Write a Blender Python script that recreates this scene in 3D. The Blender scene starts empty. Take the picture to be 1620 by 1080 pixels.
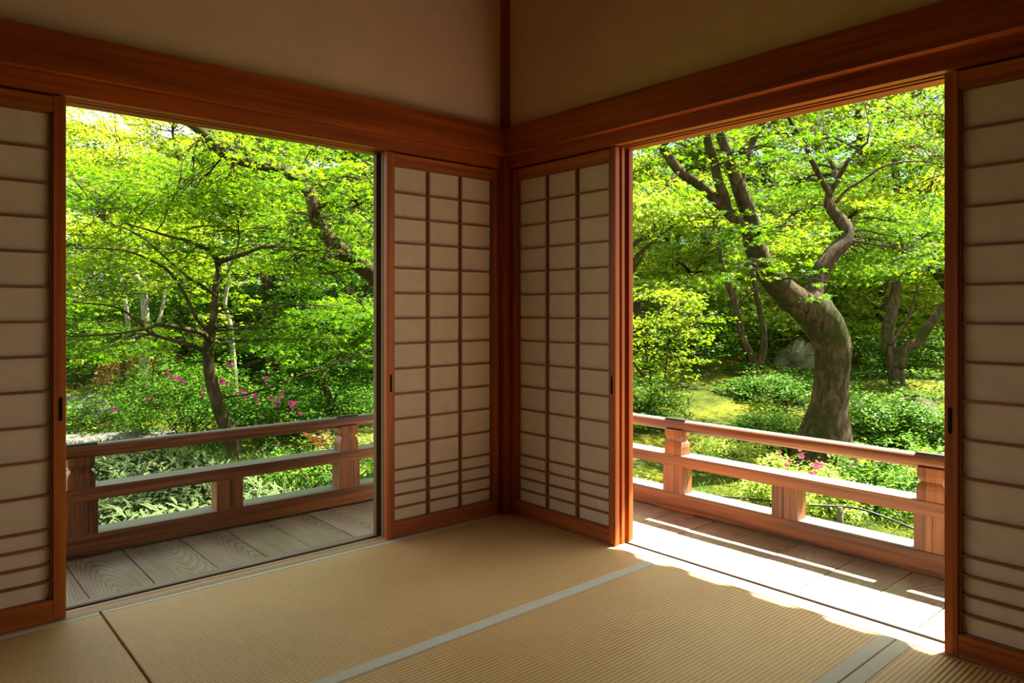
import bpy, math, random
import numpy as np
from mathutils import Vector, Matrix
sc = bpy.context.scene
COL = sc.collection
PI = math.pi

# ------------------------------------------------------------------ camera, light, exposure
CAM = np.array([-2.398, -2.794, 1.037])
YAW = math.radians(48.8515)                      # angle of the +X wall direction right of the view axis
FW = np.array([math.cos(YAW), math.sin(YAW), 0.0])
RT = np.array([math.sin(YAW), -math.cos(YAW), 0.0])
FPX, CX, CY = 1136.0, 810.0, 490.0
cd = bpy.data.cameras.new('camera'); cam = bpy.data.objects.new('camera', cd); COL.objects.link(cam)
cam.location = CAM
cam.rotation_euler = (PI/2, 0, math.atan2(FW[1], FW[0]) - PI/2)
cd.sensor_width = 36; cd.lens = FPX/1620*36
cd.shift_x = 0; cd.shift_y = (CY-540)/1620
cd.clip_end = 2000
sc.camera = cam

SUND = Vector((0.645, -0.18, 1.0)).normalized()   # towards the sun
sd = bpy.data.lights.new('sun', 'SUN'); sd.energy = 30.0; sd.angle = math.radians(0.53); sd.color = (1, .95, .86)
sun = bpy.data.objects.new('sun', sd); COL.objects.link(sun)
sun.rotation_euler = SUND.to_track_quat('Z', 'Y').to_euler(); sun.location = (6, -3, 9)

w = bpy.data.worlds.new('sky'); sc.world = w; w.use_nodes = True
nt = w.node_tree; bg = nt.nodes['Background']
sky = nt.nodes.new('ShaderNodeTexSky'); sky.sky_type = 'NISHITA'; sky.sun_disc = False
sky.sun_elevation = math.radians(56); sky.sun_rotation = math.atan2(SUND.x, SUND.y)
sky.air_density = 1.3; sky.dust_density = 4.0; sky.ozone_density = 1.0
mixn = nt.nodes.new('ShaderNodeMix'); mixn.data_type = 'RGBA'; mixn.inputs[0].default_value = 0.75
mixn.inputs[7].default_value = (9.0, 9.2, 9.0, 1)     # bright thin haze over the blue
nt.links.new(sky.outputs[0], mixn.inputs[6]); nt.links.new(mixn.outputs[2], bg.inputs[0])
bg.inputs[1].default_value = 0.20

sc.view_settings.view_transform = 'Standard'; sc.view_settings.look = 'None'
sc.view_settings.gamma = 1.0; sc.view_settings.use_curve_mapping = False
sc.view_settings.exposure = 0.60
sc.cycles.max_bounces = 10; sc.cycles.diffuse_bounces = 6; sc.cycles.transmission_bounces = 6
sc.cycles.use_denoising = True
sc.cycles.sample_clamp_indirect = 8

random.seed(4)
RNG = np.random.default_rng(11)

def P(px, py, d):
    """world point seen at that place of the 1620x1080 photograph, d metres into the scene"""
    return CAM + d*(FW + (px-CX)/FPX*RT - (py-CY)/FPX*np.array([0, 0, 1.0]))

# ------------------------------------------------------------------ materials
MATS = {}
def newmat(name):
    m = bpy.data.materials.new(name); m.use_nodes = True; MATS[name] = m
    return m, m.node_tree, m.node_tree.nodes['Principled BSDF']
def N(nt, t, **kw):
    n = nt.nodes.new(t)
    for k, v in kw.items(): setattr(n, k, v)
    return n
def ramp(nt, fac, stops):
    r = N(nt, 'ShaderNodeValToRGB'); e = r.color_ramp.elements
    e[0].position, e[0].color = stops[0][0], (*stops[0][1], 1)
    e[1].position, e[1].color = stops[-1][0], (*stops[-1][1], 1)
    for p, c in stops[1:-1]:
        x = e.new(p); x.color = (*c, 1)
    nt.links.new(fac, r.inputs[0]); return r
def mapping(nt, scale, coord='Object', loc=(0, 0, 0)):
    tc = N(nt, 'ShaderNodeTexCoord'); mp = N(nt, 'ShaderNodeMapping')
    mp.inputs['Scale'].default_value = scale; mp.inputs['Location'].default_value = loc
    nt.links.new(tc.outputs[coord], mp.inputs[0]); return mp
def noise(nt, vec, scale=1, detail=4, rough=.6, dist=0):
    n = N(nt, 'ShaderNodeTexNoise'); n.inputs['Scale'].default_value = scale
    n.inputs['Detail'].default_value = detail; n.inputs['Roughness'].default_value = rough
    n.inputs['Distortion'].default_value = dist
    nt.links.new(vec, n.inputs['Vector']); return n
def bump(nt, h, b, strength=.3, dist=.003):
    bp = N(nt, 'ShaderNodeBump'); bp.inputs['Strength'].default_value = strength
    bp.inputs['Distance'].default_value = dist
    nt.links.new(h, bp.inputs['Height']); nt.links.new(bp.outputs[0], b.inputs['Normal'])

def wood(name, dark, light, axis, rough=.55, fine=1.0, spec=.35):
    """straight-grained wood, grain running along the given axis (0 x, 1 y, 2 z)"""
    m, nt, b = newmat(name)
    s = [55*fine]*3; s[axis] = 1.3
    mp = mapping(nt, s)
    n1 = noise(nt, mp.outputs[0], 1, 3, .55, .3)
    s2 = [9]*3; s2[axis] = .7
    mp2 = mapping(nt, s2); n2 = noise(nt, mp2.outputs[0], 1, 3, .6)
    add = N(nt, 'ShaderNodeMath', operation='MULTIPLY_ADD'); add.inputs[1].default_value = .5
    nt.links.new(n1.outputs[0], add.inputs[0])
    h = N(nt, 'ShaderNodeMath', operation='MULTIPLY'); h.inputs[1].default_value = .5
    nt.links.new(n2.outputs[0], h.inputs[0]); nt.links.new(h.outputs[0], add.inputs[2])
    r = ramp(nt, add.outputs[0], [(.34, dark), (.5, tuple((a+c)/2 for a, c in zip(dark, light))), (.64, light)])
    if name.startswith('rail_'):      # upward faces are weathered to silver grey all the way round the garden
        ge = N(nt, 'ShaderNodeNewGeometry'); sp = N(nt, 'ShaderNodeSeparateXYZ'); nt.links.new(ge.outputs['Normal'], sp.inputs[0])
        mr = N(nt, 'ShaderNodeMapRange'); mr.inputs['From Min'].default_value = .55; mr.inputs['From Max'].default_value = .95
        nt.links.new(sp.outputs[2], mr.inputs[0])
        gr_ = ramp(nt, add.outputs[0], [(.34, (.12, .115, .09)), (.64, (.27, .265, .22))])
        mx = N(nt, 'ShaderNodeMix'); mx.data_type = 'RGBA'
        nt.links.new(mr.outputs[0], mx.inputs[0]); nt.links.new(r.outputs[0], mx.inputs[6]); nt.links.new(gr_.outputs[0], mx.inputs[7])
        nt.links.new(mx.outputs[2], b.inputs['Base Color'])
    else: nt.links.new(r.outputs[0], b.inputs['Base Color'])
    b.inputs['Roughness'].default_value = rough; b.inputs['Specular IOR Level'].default_value = spec
    bump(nt, n1.outputs[0], b, .25, .001)
    return m
RED_D, RED_L = (.22, .036, .003), (.58, .140, .009)
for ax, nm in ((0, 'x'), (1, 'y'), (2, 'z')):
    wood('cedar_'+nm, RED_D, RED_L, ax)
    wood('beam_'+nm, (.18, .026, .002), (.52, .098, .006), ax, .42, .8)
    wood('rail_'+nm, (.055, .017, .005), (.40, .130, .028), ax, .45, 1.0, .5)
    wood('lattice_'+nm, (.20, .065, .02), (.34, .12, .04), ax, .6)
    wood('oldwood_'+nm, (.09, .055, .022), (.26, .17, .075), ax, .7)
wood('sill_x', (.38, .24, .12), (.60, .42, .23), 0, .55)
wood('sill_y', (.38, .24, .12), (.60, .42, .23), 1, .55)
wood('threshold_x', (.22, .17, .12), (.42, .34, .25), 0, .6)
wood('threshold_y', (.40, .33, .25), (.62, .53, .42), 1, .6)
wood('ceiling_wood', (.10, .045, .018), (.20, .10, .045), 0, .7)
wood('dark_metal', (.02, .016, .013), (.035, .028, .022), 0, .5)

def board_mat(name, dark, light, axis):
    """weathered planks; UV holds metres across / along each board, so every board has its own cathedral figure"""
    m, nt, b = newmat(name)
    uv = N(nt, 'ShaderNodeUVMap'); uv.uv_map = 'UVMap'
    sp = N(nt, 'ShaderNodeSeparateXYZ'); nt.links.new(uv.outputs[0], sp.inputs[0])
    cb = N(nt, 'ShaderNodeCombineXYZ')
    k = N(nt, 'ShaderNodeMath', operation='MULTIPLY'); k.inputs[1].default_value = .16
    nt.links.new(sp.outputs[1], k.inputs[0])
    nt.links.new(sp.outputs[0], cb.inputs[0]); nt.links.new(k.outputs[0], cb.inputs[1])
    n0 = noise(nt, cb.outputs[0], 7, 3, .55)
    wv = N(nt, 'ShaderNodeTexWave', wave_type='RINGS', rings_direction='SPHERICAL', wave_profile='SAW')
    wv.inputs['Scale'].default_value = 26; wv.inputs['Distortion'].default_value = 7
    wv.inputs['Detail'].default_value = 1.5; wv.inputs['Detail Scale'].default_value = .35
    nt.links.new(cb.outputs[0], wv.inputs['Vector'])
    fb = N(nt, 'ShaderNodeCombineXYZ')
    k2 = N(nt, 'ShaderNodeMath', operation='MULTIPLY'); k2.inputs[1].default_value = .02
    nt.links.new(sp.outputs[1], k2.inputs[0]); nt.links.new(sp.outputs[0], fb.inputs[0]); nt.links.new(k2.outputs[0], fb.inputs[1])
    n1 = noise(nt, fb.outputs[0], 130, 3, .6)
    a = N(nt, 'ShaderNodeMath', operation='MULTIPLY_ADD'); a.inputs[1].default_value = .20
    nt.links.new(wv.outputs['Fac'], a.inputs[0])
    a2 = N(nt, 'ShaderNodeMath', operation='MULTIPLY_ADD'); a2.inputs[1].default_value = .35
    nt.links.new(n1.outputs[0], a2.inputs[0])
    a3 = N(nt, 'ShaderNodeMath', operation='MULTIPLY'); a3.inputs[1].default_value = .5
    nt.links.new(n0.outputs[0], a3.inputs[0]); nt.links.new(a3.outputs[0], a2.inputs[2]); nt.links.new(a2.outputs[0], a.inputs[2])
    r = ramp(nt, a.outputs[0], [(.32, dark), (.52, tuple((p+q)/2 for p, q in zip(dark, light))), (.72, light)])
    nt.links.new(r.outputs[0], b.inputs['Base Color']); b.inputs['Roughness'].default_value = .36
    b.inputs['Specular IOR Level'].default_value = .7
    bump(nt, a.outputs[0], b, .25, .002)
board_mat('boards', (.13, .095, .055), (.56, .47, .34), 0)

def flat(name, col, rough=.8, spec=.3, var=.12, scale=6, bumpk=0, coord='Object'):
    m, nt, b = newmat(name)
    mp = mapping(nt, (1, 1, 1), coord); n = noise(nt, mp.outputs[0], scale, 6, .65)
    r = ramp(nt, n.outputs[0], [(.3, tuple(c*(1-var) for c in col)), (.7, tuple(min(1, c*(1+var)) for c in col))])
    nt.links.new(r.outputs[0], b.inputs['Base Color']); b.inputs['Roughness'].default_value = rough
    b.inputs['Specular IOR Level'].default_value = spec
    if bumpk: bump(nt, n.outputs[0], b, bumpk, .004)
    return m
flat('plaster', (.84, .56, .39), .95, .1, .06, 3)
flat('paper', (.74, .555, .36), .95, .1, .07, 14)
flat('heri', (.66, .64, .49), .85, .2, .05, 60)
flat('gravel', (.085, .082, .06), .95, .2, .25, 60, .6)
flat('rock', (.17, .16, .12), .95, .2, .5, 9, .9)
flat("mossrock", (.07, .07, .035), .95, .1, .6, 5, .9)
flat('roof_tile', (.12, .12, .125), .6, .4, .15, 8)
flat('hose', (.02, .02, .022), .5, .4)
flat('magenta', (.75, .03, .38), .6, .2, .2, 40)
flat('pink', (.85, .22, .40), .6, .2, .2, 40)
flat('red', (.70, .05, .05), .6, .2, .2, 40)
flat('hoopwhite', (.65, .62, .52), .8)
flat('hill', (.10, .17, .16), 1, 0, .3, .08)  # bluish distance haze is put into this colour
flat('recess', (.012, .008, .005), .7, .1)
flat('lining', (.05, .018, .008), .8, .1)

def tatami(name):
    m, nt, b = newmat(name)
    tc = N(nt, 'ShaderNodeTexCoord'); sp = N(nt, 'ShaderNodeSeparateXYZ'); nt.links.new(tc.outputs['Object'], sp.inputs[0])
    def wave(out, period):
        k = N(nt, 'ShaderNodeMath', operation='MULTIPLY'); k.inputs[1].default_value = 2*PI/period
        nt.links.new(out, k.inputs[0]); s = N(nt, 'ShaderNodeMath', operation='SINE'); nt.links.new(k.outputs[0], s.inputs[0])
        h = N(nt, 'ShaderNodeMath', operation='MULTIPLY_ADD'); h.inputs[1].default_value = .5; h.inputs[2].default_value = .5
        nt.links.new(s.outputs[0], h.inputs[0]); return h
    w1 = wave(sp.outputs[1], .0145)
    p = N(nt, 'ShaderNodeMath', operation='POWER'); p.inputs[1].default_value = .55; nt.links.new(w1.outputs[0], p.inputs[0])
    mp = mapping(nt, (3.0, 330, 1)); n = noise(nt, mp.outputs[0], 1, 2, .5)
    mp3 = mapping(nt, (210, 9, 1)); n3 = noise(nt, mp3.outputs[0], 1, 2, .6)
    mp2 = mapping(nt, (1.2, 1.6, 1)); n2 = noise(nt, mp2.outputs[0], 1, 3, .5)
    a = N(nt, 'ShaderNodeMath', operation='MULTIPLY_ADD'); a.inputs[1].default_value = .40
    nt.links.new(p.outputs[0], a.inputs[0])
    a2 = N(nt, 'ShaderNodeMath', operation='MULTIPLY_ADD'); a2.inputs[1].default_value = .34
    nt.links.new(n3.outputs[0], a2.inputs[0])
    a3 = N(nt, 'ShaderNodeMath', operation='MULTIPLY'); a3.inputs[1].default_value = .45; nt.links.new(n2.outputs[0], a3.inputs[0])
    nt.links.new(a3.outputs[0], a2.inputs[2]); nt.links.new(a2.outputs[0], a.inputs[2])
    r = ramp(nt, a.outputs[0], [(.28, (.30, .165, .048)), (.55, (.65, .41, .155)), (.85, (.82, .56, .24))])
    nt.links.new(r.outputs[0], b.inputs['Base Color']); b.inputs['Roughness'].default_value = .48
    b.inputs['Specular IOR Level'].default_value = .5
    bump(nt, p.outputs[0], b, .55, .003)
tatami('tatami')

def leafmat(name, deep, mid, bright, trans=.5, tboost=1.5, rough=.5):
    m, nt, b = newmat(name)
    at = N(nt, 'ShaderNodeAttribute'); at.attribute_name = 'tone'
    r = ramp(nt, at.outputs['Fac'], [(0, deep), (.5, mid), (1, bright)])
    nt.links.new(r.outputs[0], b.inputs['Base Color'])
    b.inputs['Roughness'].default_value = rough; b.inputs['Specular IOR Level'].default_value = .07
    tr = N(nt, 'ShaderNodeBsdfTranslucent'); g = N(nt, 'ShaderNodeMix'); g.data_type = 'RGBA'; g.blend_type = 'MULTIPLY'
    g.inputs[0].default_value = 1; g.inputs[7].default_value = (tboost*1.15, tboost, tboost*.45, 1)
    nt.links.new(r.outputs[0], g.inputs[6]); nt.links.new(g.outputs[2], tr.inputs[0])
    mx = N(nt, 'ShaderNodeMixShader'); mx.inputs[0].default_value = trans
    out = nt.nodes['Material Output']
    nt.links.new(b.outputs[0], mx.inputs[1]); nt.links.new(tr.outputs[0], mx.inputs[2]); nt.links.new(mx.outputs[0], out.inputs[0])
leafmat('maple_leaf', (.013, .056, .002), (.050, .132, .003), (.145, .255, .008), .5, 1.6)
leafmat('yellow_leaf', (.035, .10, .003), (.12, .225, .006), (.28, .34, .024), .5, 1.5)
leafmat('far_leaf', (.03, .095, .005), (.11, .215, .010), (.26, .33, .033), .5, 1.5)
leafmat('dark_leaf', (.008, .035, .004), (.02, .075, .007), (.06, .15, .015), .3, 1.2)
leafmat('shrub_leaf', (.010, .045, .003), (.04, .12, .006), (.13, .25, .02), .35, 1.2)
leafmat('pale_leaf', (.08, .19, .012), (.20, .32, .035), (.38, .46, .10), .45, 1.3)
leafmat('rust_leaf', (.15, .06, .02), (.32, .13, .06), (.45, .22, .10), .4, 1.0)
leafmat('fern_leaf', (.12, .16, .02), (.26, .26, .05), (.40, .34, .10), .4, 1.2)
leafmat('grass_leaf', (.02, .07, .01), (.06, .14, .02), (.18, .24, .05), .35, 1.2)

def bark(name, dark, light, moss):
    m, nt, b = newmat(name)
    mp = mapping(nt, (1, 1, .28)); n = noise(nt, mp.outputs[0], 22, 6, .7, .6)
    mp2 = mapping(nt, (1, 1, 1)); n2 = noise(nt, mp2.outputs[0], 3.2, 5, .65)
    r = ramp(nt, n.outputs[0], [(.32, dark), (.5, tuple((p+q)/2.2 for p, q in zip(dark, light))), (.68, light)])
    r2 = ramp(nt, n2.outputs[0], [(.48, (0, 0, 0)), (.60, (1, 1, 1))])
    mx = N(nt, 'ShaderNodeMix'); mx.data_type = 'RGBA'
    nt.links.new(r2.outputs[0], mx.inputs[0]); nt.links.new(r.outputs[0], mx.inputs[6]); mx.inputs[7].default_value = (*moss, 1)
    nt.links.new(mx.outputs[2], b.inputs['Base Color']); b.inputs['Roughness'].default_value = .95
    b.inputs['Specular IOR Level'].default_value = .1
    bump(nt, n.outputs[0], b, .9, .03)
bark('bark', (.010, .007, .003), (.11, .077, .034), (.028, .030, .005))
bark('bark_pale', (.10, .085, .06), (.36, .32, .23), (.16, .18, .06))

def groundmat():
    m, nt, b = newmat('moss')
    mp = mapping(nt, (1, 1, 1)); n = noise(nt, mp.outputs[0], 1.1, 8, .7, .4); n2 = noise(nt, mp.outputs[0], 45, 4, .7)
    a = N(nt, 'ShaderNodeMath', operation='MULTIPLY_ADD'); a.inputs[1].default_value = .35
    nt.links.new(n2.outputs[0], a.inputs[0])
    k = N(nt, 'ShaderNodeMath', operation='MULTIPLY'); k.inputs[1].default_value = .65
    nt.links.new(n.outputs[0], k.inputs[0]); nt.links.new(k.outputs[0], a.inputs[2])
    r = ramp(nt, a.outputs[0], [(.36, (.025, .022, .008)), (.44, (.025, .036, .005)), (.51, (.06, .080, .007)), (.60, (.16, .15, .012)), (.70, (.12, .08, .025))])
    nt.links.new(r.outputs[0], b.inputs['Base Color']); b.inputs['Roughness'].default_value = 1
    b.inputs['Specular IOR Level'].default_value = .05
    bump(nt, a.outputs[0], b, 1, .08)
groundmat()
# variegated bamboo blade: cream margin each side, green middle (UV x across the blade)
m, nt, b = newmat('bamboo_leaf')
uv = N(nt, 'ShaderNodeUVMap'); uv.uv_map = 'UVMap'; sp = N(nt, 'ShaderNodeSeparateXYZ'); nt.links.new(uv.outputs[0], sp.inputs[0])
r = ramp(nt, sp.outputs[0], [(.0, (.15, .145, .07)), (.13, (.15, .145, .07)), (.20, (.022, .065, .010)), (.80, (.03, .085, .012)), (.87, (.15, .145, .07)), (1, (.15, .145, .07))])
nt.links.new(r.outputs[0], b.inputs['Base Color']); b.inputs['Roughness'].default_value = .8; b.inputs['Specular IOR Level'].default_value = .08

# ------------------------------------------------------------------ mesh helpers
class MB:
    def __init__(s): s.v = []; s.f = []; s.uv = []
    def add(s, vs, fs, uvs=None):
        o = len(s.v); s.v += [tuple(map(float, p)) for p in vs]
        s.f += [tuple(o+i for i in f) for f in fs]
        if uvs: s.uv += uvs
        return s
    def box(s, x0, x1, y0, y1, z0, z1):
        return s.add([(x0,y0,z0),(x1,y0,z0),(x1,y1,z0),(x0,y1,z0),(x0,y0,z1),(x1,y0,z1),(x1,y1,z1),(x0,y1,z1)],
                     [(0,3,2,1),(4,5,6,7),(0,1,5,4),(1,2,6,5),(2,3,7,6),(3,0,4,7)])
    def loft(s, rings, close=True):
        n = len(rings[0]); vs = [p for r in rings for p in r]; fs = []
        for k in range(len(rings)-1):
            for i in range(n):
                j = (i+1) % n; fs.append((k*n+i, k*n+j, (k+1)*n+j, (k+1)*n+i))
        if close: fs += [tuple(range(n-1, -1, -1)), tuple((len(rings)-1)*n+i for i in range(n))]
        return s.add(vs, fs)
    def tube(s, pts, rad, n=8, rough=0, seed=0):
        pts = [np.array(p, float) for p in pts]; rings = []
        rg = np.random.default_rng(seed+len(pts))
        up = np.array([.31, .22, .92])
        prev = None
        for k, p in enumerate(pts):
            t = pts[min(k+1, len(pts)-1)] - pts[max(k-1, 0)]; t = t/(np.linalg.norm(t)+1e-9)
            if prev is None:
                a = np.cross(t, up)
                if np.linalg.norm(a) < .1: a = np.cross(t, [1, 0, 0])
            else: a = prev - t*np.dot(prev, t)
            a = a/(np.linalg.norm(a)+1e-9); prev = a; c = np.cross(t, a)
            r = rad[k]
            ring = []
            for i in range(n):
                th = 2*PI*i/n; q = r*(1+rough*(rg.random()-.5))
                ring.append(p + a*math.cos(th)*q + c*math.sin(th)*q)
            rings.append(ring)
        return s.loft(rings)
    def build(s, name, mat, parent=None, bevel=0, smooth=False, origin=None):
        me = bpy.data.meshes.new(name)
        if parent is not None: o0 = np.array(parent_loc(parent))
        elif origin is not None: o0 = np.array(origin, float)
        else:
            a = np.array(s.v); o0 = np.array([(a[:,0].min()+a[:,0].max())/2, (a[:,1].min()+a[:,1].max())/2, a[:,2].min()])
        me.from_pydata([tuple(np.array(p)-o0) for p in s.v], [], s.f)
        if s.uv:
            ul = me.uv_layers.new(name='UVMap'); k = 0
            for i, u in enumerate(s.uv): ul.data[i].uv = u
        if smooth: me.shade_smooth()
        me.materials.append(MATS[mat]); me.update()
        o = bpy.data.objects.new(name, me); COL.objects.link(o)
        if parent is not None: o.parent = parent
        else: o.location = o0
        if bevel:
            bm = o.modifiers.new('bevel', 'BEVEL'); bm.width = bevel; bm.segments = 2; bm.limit_method = 'ANGLE'
        return o
def parent_loc(p):
    v = Vector(p.location)
    while p.parent: p = p.parent; v = v + Vector(p.location)
    return v
def tag(o, label=None, cat=None, group=None, kind=None):
    if label: o['label'] = label
    if cat: o['category'] = cat
    if group: o['group'] = group
    if kind: o['kind'] = kind
    return o
def empty(name, loc, label, cat, group=None, kind=None):
    o = bpy.data.objects.new(name, None); COL.objects.link(o); o.location = [float(c) for c in loc]; o.empty_display_size = .1
    return tag(o, label, cat, group, kind)
def struct(o, label, cat): return tag(o, label, cat, None, 'structure')

# ------------------------------------------------------------------ room shell
X0, Y0, ZC = -3.85, -3.85, 2.85
struct(MB().box(X0-.1, .15, Y0-.1, .15, -.20, -.062).build('floor', 'ceiling_wood'), 'wooden floor base hidden under the straw mats', 'floor')
struct(MB().box(X0-.1, .12, Y0-.1, .12, ZC, ZC+.05).build('ceiling', 'ceiling_wood'), 'brown board ceiling above the room', 'ceiling')
struct(MB().box(X0, -.002, .0, .10, 1.90, ZC).build('wall_left', 'plaster'), 'tan plaster wall above the left sliding doors', 'wall')
struct(MB().box(.0, .10, Y0, -.002, 1.90, ZC).build('wall_right', 'plaster'), 'tan plaster wall above the right sliding doors', 'wall')
struct(MB().box(X0-.1, X0, Y0, .12, -.06, ZC).build('wall_west', 'ceiling_wood'), 'dark board wall behind the viewer', 'wall')
wb = MB(); wb.box(X0, .12, Y0-.1, Y0, 1.95, ZC); wb.box(X0, .12, Y0-.1, Y0, -.06, 1.95)
struct(wb.build('wall_south', 'ceiling_wood'), 'dark board wall with no opening, behind the viewer', 'wall')
# corner post and end posts
struct(MB().box(-.034, .115, -.034, .115, -.06, ZC).build('trim_1', 'beam_z', bevel=.003), 'dark red corner post where the two walls meet', 'post')
struct(MB().box(-2.72, -2.61, -.03, .115, -.06, ZC).build('trim_2', 'beam_z', bevel=.003), 'wooden post at the far end of the left wall bay', 'post')
struct(MB().box(-.03, .115, -2.86, -2.75, -.06, ZC).build('trim_3', 'beam_z', bevel=.003), 'wooden post at the far end of the right wall bay', 'post')
# nageshi
def nageshi(left):
    b = MB()
    prof = [(0, 1.957), (-.038, 1.953), (-.042, 1.817), (-.040, 1.815), (0, 1.815)]
    L, e = X0, -.040
    if left: rings = [[(u, d, z) for d, z in prof] for u in (L, .0)]
    else: rings = [[(d, u, z) for d, z in prof][::-1] for u in (L, .0)]
    return b.loft(rings)
struct(nageshi(True).build('trim_4', 'beam_x'), 'broad reddish wooden beam running along the left wall', 'beam')
struct(nageshi(False).build('trim_5', 'beam_y'), 'broad reddish wooden beam running along the right wall', 'beam')
# kamoi (grooved lintels)
def kamoi(left):
    b = MB(); L = X0
    for d0, d1, z in ((0, .036, 1.757), (.036, .054, 1.775), (.054, .070, 1.757), (.070, .088, 1.775), (.088, .150, 1.757)):
        if left: b.box(L, -.03, d0, d1, z, 1.90)
        else: b.box(d0, d1, L, -.03, z, 1.90)
    return b
struct(kamoi(True).build('trim_6', 'beam_x'), 'grooved wooden lintel over the left opening', 'lintel')
struct(kamoi(False).build('trim_7', 'beam_y'), 'grooved wooden lintel over the right opening', 'lintel')
# sills
def sill(left, parts):
    b = MB(); L = X0
    for d0, d1, z in parts:
        if left: b.box(L, -.03, d0, d1, -.06, z)
        else: b.box(d0, d1, L, -.03, -.06, z)
    return b
INNER = ((.003, .054, 0), (.054, .060, -.008), (.060, .084, -.001), (.084, .103, -.056))
struct(sill(True, INNER).build('trim_8', 'sill_x', bevel=.001), 'grooved pale wooden sill under the left opening', 'sill')
struct(sill(False, INNER).build('trim_9', 'sill_y', bevel=.001), 'grooved pale wooden sill under the right opening, lit by the sun', 'sill')
gl = MB(); gl.box(X0, -.03, .0995, .1025, -.055, -.003); gr1 = gl  # near-black strips painting the shade inside the outer sill grooves
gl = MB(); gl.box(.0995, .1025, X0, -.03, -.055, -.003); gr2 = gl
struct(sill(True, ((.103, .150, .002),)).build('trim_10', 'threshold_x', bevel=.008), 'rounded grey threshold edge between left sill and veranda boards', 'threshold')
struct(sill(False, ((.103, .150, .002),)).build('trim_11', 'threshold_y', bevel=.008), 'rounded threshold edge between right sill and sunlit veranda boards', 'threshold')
gr1.build('groove_shade', 'recess', bpy.data.objects['trim_10']); gr2.build('groove_shade', 'recess', bpy.data.objects['trim_11'])

# ------------------------------------------------------------------ tatami mats
def mat_thing(x0, x1, y0, y1, borders, label):
    t = empty('tatami_mat', ((x0+x1)/2, (y0+y1)/2, -.06), label, 'mat', 'straw mats on the floor')
    g = .0015
    yy0 = y0+g + (borders[0] or 0); yy1 = y1-g - (borders[1] or 0)
    MB().box(x0+g, x1-g, yy0, yy1, -.06, 0).build('woven_surface', 'tatami', t, bevel=.003)
    if borders[0]: MB().box(x0+g, x1-g, y0+g, yy0, -.06, .0006).build('cloth_border', 'heri', t, bevel=.002)
    if borders[1]: MB().box(x0+g, x1-g, yy1, y1-g, -.06, .0006).build('cloth_border', 'heri', t, bevel=.002)
    return t
mat_thing(-1.838, 0, -.970, 0, (.048, .026), 'straw mat running from the room corner along the left opening')
mat_thing(-3.78, -1.842, -.970, 0, (.048, .026), 'straw mat in the lower left corner of the floor')
mat_thing(-1.92, 0, -1.886, -.972, (.046, 0), 'straw mat in the middle of the right side, touching the sunlit sill')
mat_thing(-3.85, -1.924, -1.886, -.972, (.046, 0), 'straw mat below the left mats, by the viewer')
mat_thing(-1.92, 0, -2.80, -1.888, (.046, .046), 'straw mat with coarse ribs in the lower right corner of the floor')
mat_thing(-3.85, -1.924, -2.80, -1.888, (.046, .046), 'straw mat under the viewer')
mat_thing(-1.92, 0, -3.84, -2.802, (.046, .046), 'straw mat behind the viewer on the right')
mat_thing(-3.85, -1.924, -3.84, -2.802, (.046, .046), 'straw mat behind the viewer on the left')

# ------------------------------------------------------------------ sliding doors
def wbox(b, left, u0, u1, d0, d1, z0, z1):
    if left: b.box(u0, u1, d0, d1, z0, z1)
    else: b.box(d0, d1, u0, u1, z0, z1)
def shoji(name, left, u0, u1, label, pull_side):
    """papered lattice door; u0<u1 along the wall, pull_side 0/1 = which stile carries the finger pull"""
    d0, d1 = .012, .040; zb, zt = .002, 1.752
    base = ((u0+u1)/2, (d0+d1)/2, zb) if left else ((d0+d1)/2, (u0+u1)/2, zb)
    t = empty(name, base, label, 'sliding door', 'papered lattice doors', 'structure')
    ax = 'x' if left else 'y'; SW = .037
    for k, (a, c) in enumerate(((u0, u0+SW), (u1-SW, u1))):
        b = MB(); wbox(b, left, a, c, d0, d1, zb, zt); st = b.build('stile', 'cedar_z', t, bevel=.0015)
        if k == pull_side:
            c0 = (a+c)/2; b = MB(); wbox(b, left, c0-.004, c0+.009, d0-.0008, d0+.004, .665, .745); b.build('finger_pull', 'recess', st, bevel=.003)
    zpt, zpb = 1.690, .074
    b = MB(); wbox(b, left, u0+SW, u1-SW, d0+.001, d1, zpt+.006, zt-.004); b.build('top_rail', 'cedar_'+ax, t, bevel=.0015)
    b = MB(); wbox(b, left, u0+SW, u1-SW, d0+.001, d1, zb, zpb-.004); b.build('bottom_rail', 'cedar_'+ax, t, bevel=.0015)
    # inner rebate frame
    a, c = u0+SW, u1-SW; b = MB()
    wbox(b, left, a, a+.007, d0+.006, d1-.003, zpb-.004, zpt+.006); wbox(b, left, c-.007, c, d0+.006, d1-.003, zpb-.004, zpt+.006)
    wbox(b, left, a, c, d0+.006, d1-.003, zpt, zpt+.006); wbox(b, left, a, c, d0+.006, d1-.003, zpb-.006, zpb)
    b.build('inner_frame', 'lattice_z', t)
    b = MB(); wbox(b, left, a, c, d0+.019, d0+.0215, zpb-.004, zpt+.004); pp = b.build('paper', 'paper', t)
    pa, pc = a+.007, c-.007; H = zpt-zpb; unit = H/14; lz = zpt
    b = MB()
    zs = [zpt - unit*k for k in range(1, 13)] + [zpt-unit*12.5, zpt-unit*13, zpt-unit*13.5]
    for z in zs: wbox(b, left, pa, pc, d0+.009, d0+.0185, z-.0042, z+.0042)
    b.build('lattice_bars', 'lattice_'+ax, t)
    b = MB()
    for k in (1, 2):
        u = pa+(pc-pa)*k/3; wbox(b, left, u-.0055, u+.0055, d0+.006, d0+.0187, zpb, zpt)
    b.build('lattice_uprights', 'lattice_z', t)
    return t
shoji('door_1', True, -2.612, -1.938, 'papered lattice door at the far left edge of the left opening', 1)
shoji('door_2', True, -.694, -.036, 'papered lattice door left of the corner post', 0)
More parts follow.
